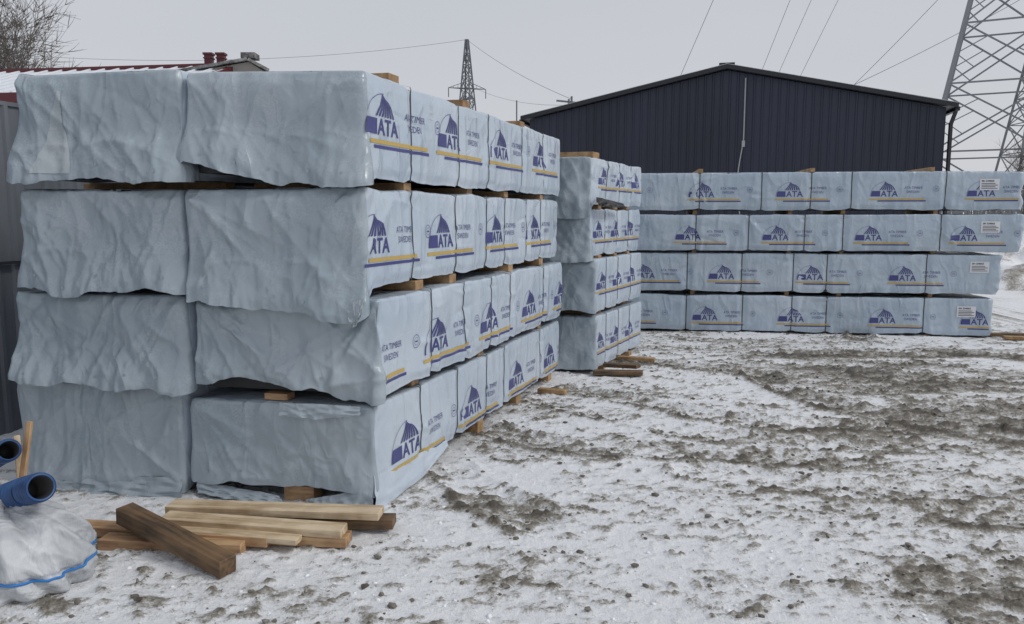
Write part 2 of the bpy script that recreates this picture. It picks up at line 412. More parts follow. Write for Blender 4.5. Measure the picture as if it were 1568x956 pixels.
        mkmesh('wrapper',Vv,Ff,list(mats),Mi,True,parent)
        mb=MB(); i_=.03
        def w(xl,yl,z): p=s.O+(xl-W)*s.x+yl*s.l; return (p[0],p[1],z+s.zoff(xl,yl))
        c=[w(a,b2,z) for z in(s.z0+.012,s.z1-.05) for (a,b2) in((i_,i_),(W-i_,i_),(W-i_,L-i_),(i_,L-i_))]
        mb.add(c,[(3,2,1,0),(4,5,6,7),(0,1,5,4),(1,2,6,5),(2,3,7,6),(3,0,4,7)],0)
        mb.out('timber_core',[DARK],parent=parent)
        mb=MB(); hw=.0065
        for st in s.straps:
            vs=np.linspace(.012,H-.005,26)
            A=s.side(np.full(26,st-hw),vs,.0035); B=s.side(np.full(26,st+hw),vs,.0035)
            A=A.tolist();B=B.tolist()
            A=[w(.02,st-hw,s.z1+.012),w(W-.05,st-hw,s.z1+.012),w(W-.005,st-hw,s.z1+.004)]+A; B=[w(.02,st+hw,s.z1+.012),w(W-.05,st+hw,s.z1+.012),w(W-.005,st+hw,s.z1+.004)]+B
            m_=len(A); mb.add(A+B,[(i,m_+i,m_+i+1,i+1) for i in range(m_-1)],0)
        if s.straps: mb.out('straps',[STRAP],True,parent)
        mb=MB()
        def put(part,u0,sc,mi,off):
            v2,f=part; u=u0+v2[:,0]*sc; vv=va+(.2-v2[:,1])*sc
            if u.min()<-.02 or u.max()>L+.0: 
                keep=[q_ for q_ in f if all(.01<u[i]<L-.01 for i in q_)]
                if not keep: return
                f=keep
            mb.add(s.side(u,vv,off).tolist(),f,mi)
        for u0 in prints:
            ul=u0-.19*psc
            for pt in LOGO: put(pt,ul,psc,0,.0036)
            put((T_NAME[0]+np.array([.44,.10]),T_NAME[1]),ul,psc,0,.0034)
            put(ring(.036,.039,.84,.10),ul,psc,0,.0034); put(ring(.020,.022,.84,.10),ul,psc,0,.0034); put(rect2(.828,.096,.852,.104),ul,psc,0,.0034)
            put(rect2(-.01,-.045,.70,-.025),ul,psc,1,.0034)
            put(rect2(.10,-.068,.72,-.052),ul,psc,0,.0034)
        if label:
            u0,v0=label
            def putl(part,mi,off):
                v2,f=part; mb.add(s.side(u0+v2[:,0],v0-v2[:,1],off).tolist(),f,mi)
            putl(rect2(0,0,.24,.15),2,.006)
            putl((T_LAB[0]+np.array([.02,.11]),T_LAB[1]),3,.0085)
            for k in range(4): putl(rect2(.02,.02+.021*k,.22-.03*(k%2),.028+.021*k),3,.0085)
        if mb.v: mb.out('printing',[NAVY,YEL,WHT,INK],False,parent)
        if dots:
            mb=MB(); r=np.random.RandomState(s.seed+77)
            for k in range(5):
                x0=W*(k+.5+r.uniform(-.1,.1))/5; vv=float(s.hemlen(np.array([x0]))[0])-.05-r.uniform(0,.04)
                c=s.front(np.array([x0]),np.array([vv]),.006)[0]
                pts=[(c[0]+s.x[0]*.009*math.cos(t),c[1]+s.x[1]*.009*math.cos(t),c[2]+.009*math.sin(t)) for t in np.linspace(0,2*math.pi,9)[:-1]]
                mb.add(pts,[tuple(range(8))],0)
            mb.out('staple_washers',[DOT],False,parent)
def bearers(parent,O,xdir,ldir,W,ys_,z0,z1,over=.02,name='bearers',seed=1,w=.095):
    O=vec2(O);x=vec2(xdir)/np.linalg.norm(xdir);l=vec2(ldir)/np.linalg.norm(ldir); r=random.Random(seed)
    mb=MB()
    for y in ys_:
        ov=over+r.uniform(-.02,.01)
        c=O+(-W/2+ov/2)*x+y*l
        mb.box((c[0],c[1],(z0+z1)/2),(x[0]*(W+ov)/2,x[1]*(W+ov)/2,0),(l[0]*w/2,l[1]*w/2,0),(0,0,(z1-z0)/2))
    o=mb.out(name,[BEAR],parent=parent)
    bv=o.modifiers.new('b','BEVEL'); bv.width=.003; bv.segments=1
XD=(.978,-.208); LD=(.324,.946)
# near stack, right column
E=empty('wrapped_timber_stack')
Ls=3.86
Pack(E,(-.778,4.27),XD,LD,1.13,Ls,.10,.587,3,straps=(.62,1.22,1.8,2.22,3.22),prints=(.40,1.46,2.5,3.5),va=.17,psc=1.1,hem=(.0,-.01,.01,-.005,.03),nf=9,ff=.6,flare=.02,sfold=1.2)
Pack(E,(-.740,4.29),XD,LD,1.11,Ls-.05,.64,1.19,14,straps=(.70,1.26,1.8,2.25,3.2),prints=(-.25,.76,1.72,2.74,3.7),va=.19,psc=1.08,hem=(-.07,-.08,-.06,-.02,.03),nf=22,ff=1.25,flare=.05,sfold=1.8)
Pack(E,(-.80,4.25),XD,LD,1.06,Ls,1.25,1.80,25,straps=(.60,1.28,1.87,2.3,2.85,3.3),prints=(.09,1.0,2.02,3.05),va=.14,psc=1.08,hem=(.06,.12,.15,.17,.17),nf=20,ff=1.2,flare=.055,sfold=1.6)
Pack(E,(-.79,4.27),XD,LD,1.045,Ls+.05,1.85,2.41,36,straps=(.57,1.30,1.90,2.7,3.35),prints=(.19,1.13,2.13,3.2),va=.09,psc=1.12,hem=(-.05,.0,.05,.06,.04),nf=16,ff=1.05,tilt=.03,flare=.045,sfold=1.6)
bearers(E,(-.80,4.27),XD,LD,1.08,(.55,1.7,2.7,3.7),.0,.10,.0,seed=2,w=.12)
bearers(E,(-.80,4.27),XD,LD,1.03,(.62,1.75,3.3),.59,.64,.0,seed=3)
bearers(E,(-.80,4.27),XD,LD,1.03,(.66,1.2,2.4,3.3),1.19,1.25,.02,seed=4,w=.11)
bearers(E,(-.83,4.27),XD,LD,1.0,(.6,1.6,2.4,3.4),1.80,1.85,.0,seed=5)
bearers(E,(-.86,4.27),XD,LD,.95,(.50,1.62,2.95),2.415,2.475,.0,name='top_battens',seed=6,w=.13)
mbx=MB()
mbx.box((-1.22,4.42,.055),(.09,-.019,0),(.012,.05,0),(0,0,.045)); mbx.box((-1.35,4.46,.615),(.07,-.015,0),(.01,.04,0),(0,0,.018))
o=mbx.out('end_blocks',[PINEO],parent=E)
# left column
E=empty('wrapped_timber_stack')
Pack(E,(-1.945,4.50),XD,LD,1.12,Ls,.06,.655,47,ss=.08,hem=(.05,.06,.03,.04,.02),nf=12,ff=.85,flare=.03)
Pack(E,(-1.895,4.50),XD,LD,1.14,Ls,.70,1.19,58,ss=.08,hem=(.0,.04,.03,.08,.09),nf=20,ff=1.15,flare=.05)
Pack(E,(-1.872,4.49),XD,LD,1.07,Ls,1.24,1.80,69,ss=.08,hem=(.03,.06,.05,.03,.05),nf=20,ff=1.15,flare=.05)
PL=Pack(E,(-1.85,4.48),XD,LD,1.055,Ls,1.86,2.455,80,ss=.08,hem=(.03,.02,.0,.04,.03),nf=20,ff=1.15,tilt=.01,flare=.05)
for k,(a,b_) in enumerate([(0,.06),(.655,.70),(1.19,1.24),(1.80,1.86)]):
    bearers(E,(-1.92,4.5),XD,LD,1.03,(.5,1.6,2.6,3.6),a,b_,.0,seed=8+k)
# pale overlapping fold of film on the uppermost left pack
A=[];nn=30
for i in range(nn+1):
    t=i/nn; v_=.10+t*.47; xc=.29-.05*t; hw=.010+.11*t**1.2
    for j in range(13):
        A.append((xc+hw*(j/12*2-1)+.006*math.sin(9*t+2),v_))
A=np.array(A); Pf=PL.front(A[:,0],A[:,1],.004)
mkmesh('film_fold',Pf,[(r_*13+c,(r_+1)*13+c,(r_+1)*13+c+1,r_*13+c+1) for r_ in range(nn) for c in range(12)],[CLEAR],smooth=True,parent=E)
# middle stack
E=empty('wrapped_timber_stack')
X2=(.961,-.276);L2=(.423,.906)
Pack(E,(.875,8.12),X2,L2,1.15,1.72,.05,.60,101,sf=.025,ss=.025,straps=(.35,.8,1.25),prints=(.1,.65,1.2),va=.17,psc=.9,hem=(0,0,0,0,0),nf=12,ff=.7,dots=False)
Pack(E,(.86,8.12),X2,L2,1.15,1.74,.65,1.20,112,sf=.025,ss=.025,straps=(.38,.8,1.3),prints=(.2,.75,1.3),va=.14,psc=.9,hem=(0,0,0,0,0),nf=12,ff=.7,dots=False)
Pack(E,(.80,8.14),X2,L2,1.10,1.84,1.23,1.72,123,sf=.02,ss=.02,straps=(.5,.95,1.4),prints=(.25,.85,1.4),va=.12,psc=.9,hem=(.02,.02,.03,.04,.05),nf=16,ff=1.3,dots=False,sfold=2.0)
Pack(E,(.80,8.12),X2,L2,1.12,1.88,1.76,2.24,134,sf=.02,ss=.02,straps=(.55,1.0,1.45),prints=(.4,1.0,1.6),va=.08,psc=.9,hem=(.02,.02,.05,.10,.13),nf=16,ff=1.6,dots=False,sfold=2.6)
bearers(E,(.85,8.12),X2,L2,1.12,(.3,1.2),0,.05,.05,seed=21,w=.12)
for k,(a,b_) in enumerate([(.60,.65),(1.20,1.23),(1.72,1.76)]): bearers(E,(.79,8.12),X2,L2,1.05,(.35,.9,1.4),a,b_,.0,seed=22+k)
bearers(E,(.78,8.12),X2,L2,1.0,(.25,),2.245,2.31,.0,name='top_battens',seed=29,w=.2)
# far stack
E=empty('wrapped_timber_stack')
L3=(.991,-.133);X3=(-.133,-.991); FM=(WEND,WFAR)
Pack(E,(1.2,11.29),X3,L3,1.15,5.36,.03,.535,201,sf=.022,ss=.022,straps=(1.3,2.08,2.75,3.22,4.5),prints=(.35,1.57,2.75,3.97,5.16),va=.16,psc=1.0,mats=FM,dots=False,label=(4.92,.26),endflap=.6,sfold=2.6)
Pack(E,(1.2,11.29),X3,L3,1.15,5.42,.59,1.125,212,sf=.022,ss=.022,straps=(1.3,2.05,2.75,3.2,4.5),prints=(.68,1.78,2.98,4.2,5.7),va=.16,psc=1.0,mats=FM,dots=False,label=(5.05,.24),endflap=1,sfold=2.8)
Pack(E,(1.22,11.27),X3,L3,1.15,5.62,1.17,1.665,223,sf=.022,ss=.022,straps=(1.38,2.1,2.85,3.36,4.62),prints=(1.28,2.47,3.7,4.92),va=.15,psc=1.0,mats=FM,dots=False,label=(5.12,.24),endflap=1.6,sfold=2.8)
Pack(E,(1.2,11.29),X3,L3,1.15,5.60,1.73,2.24,234,sf=.022,ss=.022,straps=(1.44,2.28,2.94,3.47,4.68),prints=(.1,1.47,2.66,3.9,5.13),va=.13,psc=1.0,mats=FM,dots=False,label=(5.1,.25),endflap=1.8,sfold=2.6)
for k,(a,b_) in enumerate([(0,.03),(.535,.59),(1.125,1.17),(1.665,1.73)]):
    bearers(E,(1.2,11.36),X3,L3,1.05,(1.4,2.7,3.4,4.6),a,b_,.0,seed=31+k,w=.06)
bearers(E,(1.2,11.29),X3,L3,1.1,(1.45,2.95,4.5),2.245,2.30,.0,name='top_battens',seed=39,w=.06)
# loose plastic flaps
def flap(parent,name,pts_top,pts_bot,mat,seed,amp=.02,nu=50,nv=14):
    A=[np.array(p,float) for p in pts_top];B=[np.array(p,float) for p in pts_bot]
    def interp(P,t):
        k=t*(len(P)-1); i=min(int(k),len(P)-2); f=k-i; return P[i]*(1-f)+P[i+1]*f
    G=[];
    for j in range(nv+1):
        for i in range(nu+1):
            t=i/nu;w=j/nv; p=interp(A,t)*(1-w)+interp(B,t)*w
            a=amp*(.3+w)
            q=worley(np.array([t*7.]),np.array([w*3.]),seed)[0]-.5; q2=fbm(np.array([t*5.]),np.array([w*5.]),seed+3,3)[0]-.5
            G.append((p[0]+a*q2,p[1]-a*q*1.6,p[2]+a*.8*q2*(1-.2*w)))
    n=nu+1
    F=[(j*n+i,(j+1)*n+i,(j+1)*n+i+1,j*n+i+1) for j in range(nv) for i in range(nu)]
    return mkmesh(name,G,F,[mat],smooth=True,parent=parent)
s0=bpy.data.objects['wrapped_timber_stack']
flap(s0,'ground_flap',[(-1.86,4.46,.10),(-1.6,4.42,.07),(-1.35,4.36,.05)],[(-1.84,4.42,.035),(-1.55,4.34,.02),(-1.30,4.30,.02)],WEND,5,.02)
flap(s0,'ground_flap',[(-1.18,4.32,.04),(-1.0,4.28,.08),(-.78,4.24,.16)],[(-1.16,4.30,.015),(-1.0,4.22,.005),(-.77,4.19,.0)],WEND,15,.02)
flap(s0,'side_flap',[(-.775,4.25,.2),(-.60,4.78,.16),(-.45,5.2,.13)],[(-.755,4.21,.0),(-.55,4.76,.03),(-.43,5.2,.1)],WSIDE,6,.015)
flap(s0,'folded_flap',[(-1.32,4.335,.60),(-1.1,4.29,.605),(-.84,4.24,.60)],[(-1.32,4.325,.53),(-1.1,4.275,.52),(-.84,4.225,.555)],WEND,7,.012)
flap(s0,'corner_tail',[(-.90,4.235,1.17),(-.83,4.215,1.20),(-.795,4.21,1.2)],[(-.87,4.205,1.05),(-.84,4.195,1.06),(-.82,4.195,1.10)],CLEAR,8,.02,14,10)
s1=bpy.data.objects['wrapped_timber_stack.001']
flap(s1,'ground_flap',[(-3.03,4.70,.10),(-2.5,4.58,.09),(-1.95,4.47,.12)],[(-3.02,4.66,.02),(-2.5,4.50,.0),(-1.93,4.40,.0)],WEND,10,.04)
s2=bpy.data.objects['wrapped_timber_stack.002']
flap(s2,'torn_underwrap',[(.86,8.10,1.84),(1.0,8.30,1.82),(1.25,8.85,1.78)],[(.88,8.08,1.75),(1.05,8.28,1.74),(1.27,8.83,1.74)],DARK,20,.04,24,8)
# ---------------------------------------------------------------- lumber pile
def board(parent,name,a,b,w,h,mat,roll=0,seed=0):
    a=Vector(a);b=Vector(b);d=b-a;L=d.length
    bm=bmesh.new(); bmesh.ops.create_cube(bm,size=1)
    bmesh.ops.scale(bm,vec=(L,w,h),verts=bm.verts)
    bmesh.ops.bevel(bm,geom=bm.edges[:],offset=.003,segments=1,affect='EDGES')
    me=bpy.data.meshes.new(name); bm.to_mesh(me); bm.free(); me.materials.append(mat)
    o=bpy.data.objects.new(name,me); link(o,parent)
    x=d.normalized(); y=Vector((0,0,1)).cross(x).normalized(); z=x.cross(y)
    R=Matrix((x,y,z)).transposed().to_4x4()
    o.matrix_local=Matrix.Translation((a+b)/2)@R@Matrix.Rotation(math.radians(roll),4,'X')
    return o
E=empty('lumber_pile')
board(E,'plank_1',(-1.82,4.02,.115),(-.68,3.92,.115),.12,.04,PINE)
board(E,'plank_2',(-1.80,3.90,.095),(-.84,3.76,.085),.10,.042,PINE,4)
board(E,'plank_3',(-1.74,3.86,.035),(-.82,3.775,.035),.11,.05,PINEO)
board(E,'plank_4',(-2.28,3.92,.04),(-1.20,3.74,.05),.10,.05,PINEO)
board(E,'plank_5',(-2.05,3.76,.03),(-1.32,3.70,.03),.10,.055,PINEO)
board(E,'plank_6',(-1.70,4.0,.045),(-.62,3.97,.05),.11,.05,BEAMM)
board(E,'beam',(-1.965,3.82,.155),(-1.30,3.42,.055),.095,.085,BEAMM,3)
board(E,'plank_7',(-1.75,3.83,.065),(-1.05,3.70,.062),.07,.03,PINE,2)
E=empty('loose_boards')
board(E,'b1',(.85,8.05,.03),(1.35,7.95,.04),.12,.04,BEAMM)
board(E,'b2',(1.0,8.3,.06),(1.32,8.05,.09),.10,.04,BEAMM)
board(E,'b3',(1.2,8.9,.03),(1.62,8.75,.03),.08,.04,BEAR)
board(E,'b4',(.25,7.2,.03),(.50,7.1,.035),.08,.04,BEAR)
E=empty('loose_boards')
board(E,'b1',(6.6,10.4,.03),(8.2,10.1,.03),.10,.04,BEAR)
board(E,'b2',(6.4,10.7,.03),(7.9,10.5,.03),.10,.04,BEAMM)
# sticks on the left
E=empty('wooden_stakes')
board(E,'stake_1',(-2.42,3.62,0),(-2.41,3.82,.63),.03,.02,PINEO)
board(E,'stake_2',(-2.40,3.70,0),(-2.52,3.88,.54),.03,.02,PINE)
# ---------------------------------------------------------------- bag & hoses
bagm,nt,b=M('woven_bag',(.72,.74,.76),.5)
v=coord(nt); nt.links.new(ramp(nt,noise(nt,v,5,5,.6,1),[(.3,(.36,.38,.40)),(.7,(.66,.68,.70))]),b.inputs['Base Color'])
p=bump(nt,b,noise(nt,v,5,3,.5,1.0),.8,.06)
wv=N(nt,'ShaderNodeTexWave'); wv.inputs['Scale'].default_value=60; nt.links.new(v,wv.inputs['Vector']); bump(nt,b,wv.outputs['Fac'],.2,.003,p)
BLUE,nt,b=M('hose_blue',(.025,.10,.30),.35)
nt.links.new(ramp(nt,noise(nt,coord(nt),12,4),[(.3,(.012,.04,.13)),(.7,(.04,.12,.30))]),b.inputs['Base Color'])
BLUEIN,_,_=M('hose_inside',(.02,.02,.022),.6)
ROPE,_,_=M('rope_blue',(.03,.20,.55),.6)
E=empty('bulk_bag')
nu,nv=140,80
TH=np.linspace(0,2*math.pi,nu+1)[:-1]; PH=np.linspace(0,1,nv)
bagc=(-2.26,3.36)
def bagr(t,w):
    prof=np.interp(w,[0,.08,.3,.45,.6,.8,.93,1],[.30,.345,.355,.335,.30,.24,.15,.05])
    f=fbm(np.array([math.cos(t)*2.3+5+w]),np.array([math.sin(t)*2.3+5+w*1.5]),33,4)[0]-.5
    f2=worley(np.array([math.cos(t)*2.8+7]),np.array([math.sin(t)*2.8+w*2.6]),35)[0]-.4
    pleat=.016*math.sin(t*15+3*w)*sst(.4,.9,w)
    return prof*(1+.24*f)+.09*f2+pleat-.018*math.exp(-((w-.30)/.04)**2)
vs=[]
for w in PH:
    for t in TH:
        r=bagr(t,w); vs.append((bagc[0]+r*math.cos(t),bagc[1]+.75*r*math.sin(t),.0+.37*w+.03*math.sin(2*t)*w))
fs=[(j*nu+i,j*nu+(i+1)%nu,(j+1)*nu+(i+1)%nu,(j+1)*nu+i) for j in range(nv-1) for i in range(nu)]
fs.append(tuple((nv-1)*nu+i for i in range(nu)))
mkmesh('sack',vs,fs,[bagm],smooth=True,parent=E)
def tube(parent,name,pts,r,mats,nseg=14,corr=0,pitch=.02,inner=False,closed=False):
    P=[Vector(p) for p in pts]
    Q=[]
    for i in range(len(P)-1):
        n=max(1,int((P[i+1]-P[i]).length/(pitch/6 if corr else .03)))
        for k in range(n): Q.append(P[i].lerp(P[i+1],k/n))
    Q.append(P[-1]); V=[];acc=0
    for i,p in enumerate(Q):
        d=(Q[min(i+1,len(Q)-1)]-Q[max(i-1,0)]).normalized()
        if i: acc+=(Q[i]-Q[i-1]).length
        x=d.cross(Vector((0,0,1))).normalized(); y=x.cross(d)
        rr=r+(corr*math.sin(acc*2*math.pi/pitch) if corr else 0)
        for k in range(nseg):
            t=2*math.pi*k/nseg; V.append(p+x*rr*math.cos(t)+y*rr*math.sin(t))
    n=len(Q); Fc=[(i*nseg+k,i*nseg+(k+1)%nseg,(i+1)*nseg+(k+1)%nseg,(i+1)*nseg+k) for i in range(n-1) for k in range(nseg)]; mi=[0]*len(Fc)
    if inner:
        b0=len(V); d=(Q[-1]-Q[-2]).normalized(); x=d.cross(Vector((0,0,1))).normalized(); y=x.cross(d)
        for (rr,off) in ((r*.86,0),(r*.82,-.15)):
            for k in range(nseg):
                t=2*math.pi*k/nseg; V.append(Q[-1]+d*off+x*rr*math.cos(t)+y*rr*math.sin(t))
        e=(n-1)*nseg
        for k in range(nseg):
            k2=(k+1)%nseg
            Fc.append((e+k,e+k2,b0+k2,b0+k)); mi.append(0)
            Fc.append((b0+k,b0+k2,b0+nseg+k2,b0+nseg+k)); mi.append(1)
        Fc.append(tuple(b0+nseg+k for k in range(nseg))); mi.append(1)
    return mkmesh(name,[v[:] for v in V],Fc,mats,mi,True,parent)
pr=[]
for t in list(TH)+[TH[0]]:
    w=.30+.03*math.sin(3*t); r=bagr(t,w)+.006; pr.append((bagc[0]+r*math.cos(t),bagc[1]+.75*r*math.sin(t),.37*w+.03*math.sin(2*t)*w))
tube(E,'rope',pr,.006,[ROPE],8)
E=empty('corrugated_hose')
tube(E,'hose_body',[(-2.50,3.50,.30),(-2.30,3.44,.375),(-2.17,3.38,.43),(-2.055,3.30,.475)],.060,[BLUE,BLUEIN],28,.0065,.026,True)
E=empty('corrugated_hose')
tube(E,'hose_body',[(-2.75,3.95,.36),(-2.55,3.78,.47),(-2.38,3.60,.55)],.05,[BLUE,BLUEIN],28,.005,.022,True)
# ---------------------------------------------------------------- metal fence
FEN,nt,b=M('fence_steel',(.17,.185,.20),.55,.1)
v=coord(nt,(1,1,.3)); nt.links.new(ramp(nt,noise(nt,v,3,5,.6),[(.3,(.10,.115,.13)),(.7,(.17,.185,.205))]),b.inputs['Base Color'])
E=empty('corrugated_metal_fence')
fa=Vector((-5.2,1.9,0)); fd=Vector((.324,.946,0)); fn=Vector((.946,-.324,0))
prof=[(0,0),(.09,0),(.105,.022),(.135,.022),(.15,0)]
V=[];Fc=[]
pts=[]
for k in range(62):
    for (a,h_) in prof[:-1]: pts.append((k*.15+a,h_))
for (zlo,zhi,dd) in ((0.0,1.32,0),(1.28,2.47,.012)):
    b0=len(V)
    for (a,h_) in pts:
        p=fa+fd*a+fn*(h_+dd); V.append((p.x,p.y,zlo)); V.append((p.x,p.y,zhi))
    Fc+=[(b0+2*i,b0+2*i+2,b0+2*i+3,b0+2*i+1) for i in range(len(pts)-1)]
mkmesh('panels',V,Fc,[FEN],parent=E)
mb=MB(); mb.beam(fa+fn*.05+Vector((0,0,1.30)),fa+fd*9.2+fn*.05+Vector((0,0,1.30)),.03,.02,1)
mb.beam(fa+Vector((0,0,2.48)),fa+fd*9.2+Vector((0,0,2.48)),.06,.03,0)
for k in range(5): mb.beam(fa+fd*(2.3*k)-fn*.05,fa+fd*(2.3*k)-fn*.05+Vector((0,0,2.4)),.06,.06,1)
mb.out('rails',[FEN,DARK],parent=E)
# ---------------------------------------------------------------- dark hall
HALL,nt,b=M('hall_navy_cladding',(.018,.022,.036),.5,0)
v=coord(nt,(1,1,.25)); nt.links.new(ramp(nt,noise(nt,v,.6,5,.6),[(.3,(.012,.016,.030)),(.7,(.022,.028,.050))]),b.inputs['Base Color'])
TRIM,_,_=M('hall_trim',(.012,.014,.02),.4)
SNOWM,nt,b=M('roof_snow',(.72,.75,.79),.7); bump(nt,b,noise(nt,coord(nt),3,4),.4,.05)
CAB,_,_=M('pale_pipe',(.35,.37,.39),.5)
E=empty('dark_metal_warehouse')
A=Vector((.62,28.0,0)); Bp=Vector((13.45,24.85,0)); wd=(Bp-A); Wd=wd.length; wd/=Wd; bk=Vector((-wd.y,wd.x,0)); Lb=26
ze=5.0; zr=6.40
def ztop(a): return ze+(zr-ze)*(1-abs(a/Wd-.5)*2)-.02
V=[];Fc=[];pts=[]
a=0
while a<Wd-.25:
    pts+= [(a,0),(a+.17,0),(a+.195,-.028),(a+.235,-.028)]; a+=.26
pts.append((Wd,0))
for (a,h_) in pts:
    p=A+wd*a+bk*h_; V.append((p.x,p.y,0)); V.append((p.x,p.y,ztop(a)))
Fc=[(2*i,2*i+2,2*i+3,2*i+1) for i in range(len(pts)-1)]
mkmesh('front_wall',V,Fc,[HALL],parent=E)
mb=MB()
up=Vector((0,0,1))
for s_ in (A,Bp): 
    mb.box(s_+bk*(Lb/2+.05)+up*(ze/2-.05)+wd*(.05 if s_ is A else -.05),bk*Lb/2,wd*.05,up*(ze/2-.05),0)
q=A+bk*Lb
mb.add([q,q+wd*Wd,q+wd*Wd+up*ze,q+wd*Wd/2+up*(zr-.03),q+up*ze],[(0,1,2,3,4)],0)
ov=.28
for sg in (0,1):
    e=A-wd*ov if sg==0 else Bp+wd*ov
    r_=A+wd*Wd/2
    ez=ze-(zr-ze)*ov/(Wd/2)
    e0=e-bk*.25+up*ez; r0=r_-bk*.25+up*zr; e1=e+bk*(Lb+.2)+up*ez; r1=r_+bk*(Lb+.2)+up*zr
    t=up*.14
    mb.add([e0,r0,r1,e1,e0+t,r0+t,r1+t,e1+t],[(0,1,2,3),(7,6,5,4),(0,4,5,1),(3,2,6,7),(0,3,7,4)],1)
    t2=up*.142; t3=up*.165
    o=bk*.06
    mb.add([e0+t2+o,r0+t2+o,r1+t2,e1+t2,e0+t3+o,r0+t3+o,r1+t3,e1+t3],[(0,1,2,3),(7,6,5,4),(0,4,5,1),(0,3,7,4)],2)
    mb.beam(e0+up*(-.02)+bk*.1,e1+up*(-.02),.13,.12,1)
p=Bp+wd*.12-bk*.12
mb.beam(p+up*(ze-.15)+wd*.12,p+up*(ze-.55),.1,.1,1); mb.beam(p+up*(ze-.5),p,.09,.09,1)
p=A+wd*(-.02)-bk*.1; mb.beam(p+up*4.6,p,.09,.09,1)
mb.out('shell',[HALL,TRIM,SNOWM],parent=E)
mb=MB()
c=A+wd*(Wd*.545)-bk*.07
zz=np.linspace(6.1,0,26); last=None
for i,z in enumerate(zz):
    off=0 if z>4.1 else .09*math.sin(z*1.7)-.06
    q=c+wd*off+up*z
    if last is not None: mb.beam(last,q,.055 if z>4.1 else .035,.03,0)
    last=q
mb.box(c+up*4.0,wd*.05,bk*.02,up*.1,0)
mb.out('cable_conduit',[CAB],parent=E)
mb=MB(); c=A+wd*(Wd*.63)+bk*3+up*6.15
mb.box(c+up*.15,wd*.18,bk*.18,up*.3,0); mb.box(c+up*.48,wd*.26,bk*.26,up*.03,0); 
c=A+wd*(Wd*.5)+bk*.3+up*(zr+.1); mb.box(c+up*.1,wd*.25,bk*.1,up*.06,0)
mb.out('roof_vents',[TRIM],parent=E)
# ---------------------------------------------------------------- red roofed house
RED,nt,b=M('red_sheet_metal',(.10,.012,.018),.45)
WALLM,nt,b=M('house_wall',(.32,.30,.27),.8); bump(nt,b,noise(nt,coord(nt),20,4),.3,.01)
GREY,nt,b=M('old_grey_roof',(.16,.15,.145),.8)
nt.links.new(ramp(nt,noise(nt,coord(nt),4.5,5,.75),[(.38,(.07,.065,.06)),(.62,(.38,.38,.38))]),b.inputs['Base Color'])
GLS,_,_=M('window_glass',(.03,.04,.05),.1)
E=empty('red_roof_house')
mb=MB()
r0=Vector((-15,16.6,4.40)); r1=Vector((-5.2,15.4,4.44)); f=(r1-r0).normalized(); fb=Vector((f.y,-f.x,0))
if fb.y>0: fb=-fb
def slab(mb,a,b_,c,d,th,m): 
    n_=((b_-a).cross(d-a)).normalized(); 
    if n_.z<0:n_=-n_
    t=n_*th; mb.add([a,b_,c,d,a+t,b_+t,c+t,d+t],[(3,2,1,0),(4,5,6,7),(0,1,5,4),(1,2,6,5),(2,3,7,6),(3,0,4,7)],m)
e0=r0+fb*2.6-up*.85; e1=r1+fb*2.6-up*.85; g0=r0-fb*2.6-up*.85; g1=r1-fb*2.6-up*.85
slab(mb,e0,e1,r1,r0,.05,2); slab(mb,r0,r1,g1,g0,.05,2)
mb.beam(r0+up*.06,r1+up*.06,.22,.06,0); mb.beam(e0-up*.02,e1-up*.02,.14,.16,0); mb.beam(e1,r1+up*.03,.14,.12,0)
for k in range(34):
    t=k/33; a_=e0.lerp(e1,t)+up*.07; b2=r0.lerp(r1,t)+up*.07; mb.beam(a_,b2,.03,.03,2)
zb=3.4
cs=[e0-fb*.3,e1-fb*.3-f*.2,g1+fb*.3-f*.2,g0+fb*.3]
P0=[Vector((c.x,c.y,0)) for c in cs];P1=[Vector((c.x,c.y,zb)) for c in cs]
mb.add(P0+P1,[(0,1,5,4),(1,2,6,5),(2,3,7,6),(3,0,4,7)],1)
m_=r1-f*.2; mb.add([P1[1],P1[2],Vector((m_.x,m_.y,4.35))],[(0,1,2)],1)
for k in range(4):
    c=P0[0].lerp(P0[1],.2+.2*k)+up*1.7+fb*.02; mb.box(c,f*.45,fb*.03,up*.55,4); mb.box(c-up*.6+fb*.05,f*.5,fb*.08,up*.03,0)
for (px,h) in ((-5.90,.3),(-5.66,.3)):
    c=Vector((px,15.75,4.50)); mb.box(c+up*.05,Vector((.07,0,0)),Vector((0,.07,0)),up*.20,0); mb.box(c+up*.27,Vector((.09,0,0)),Vector((0,.09,0)),up*.02,0); mb.box(c+up*.19,Vector((.085,0,0)),Vector((0,.085,0)),up*.012,0)
apex=Vector((-4.88,14.9,4.50)); le=Vector((-6.9,14.9,4.16)); re=Vector((-4.50,14.9,4.30))
back=Vector((-1.1,3.2,0))
slab(mb,le,apex,apex+back,le+back,.05,3); slab(mb,apex,re,re+back,apex+back,.05,3)
mb.add([(-6.8,14.98,0),(-4.58,14.98,0),(-4.58,14.98,4.30),(-4.88,14.98,4.48),(-6.8,14.98,4.16)],[(0,1,2,3,4)],1)
mb.add([(-4.58,14.98,0),(-5.6,18.0,0),(-5.6,18.0,4.30),(-4.58,14.98,4.30)],[(0,1,2,3)],1)
mb.box((-4.92,15.2,4.62),(.13,0,0),(0,.15,0),(0,0,.05),3)
mb.out('house_shell',[RED,WALLM,SNOWM,GREY,GLS],parent=E)
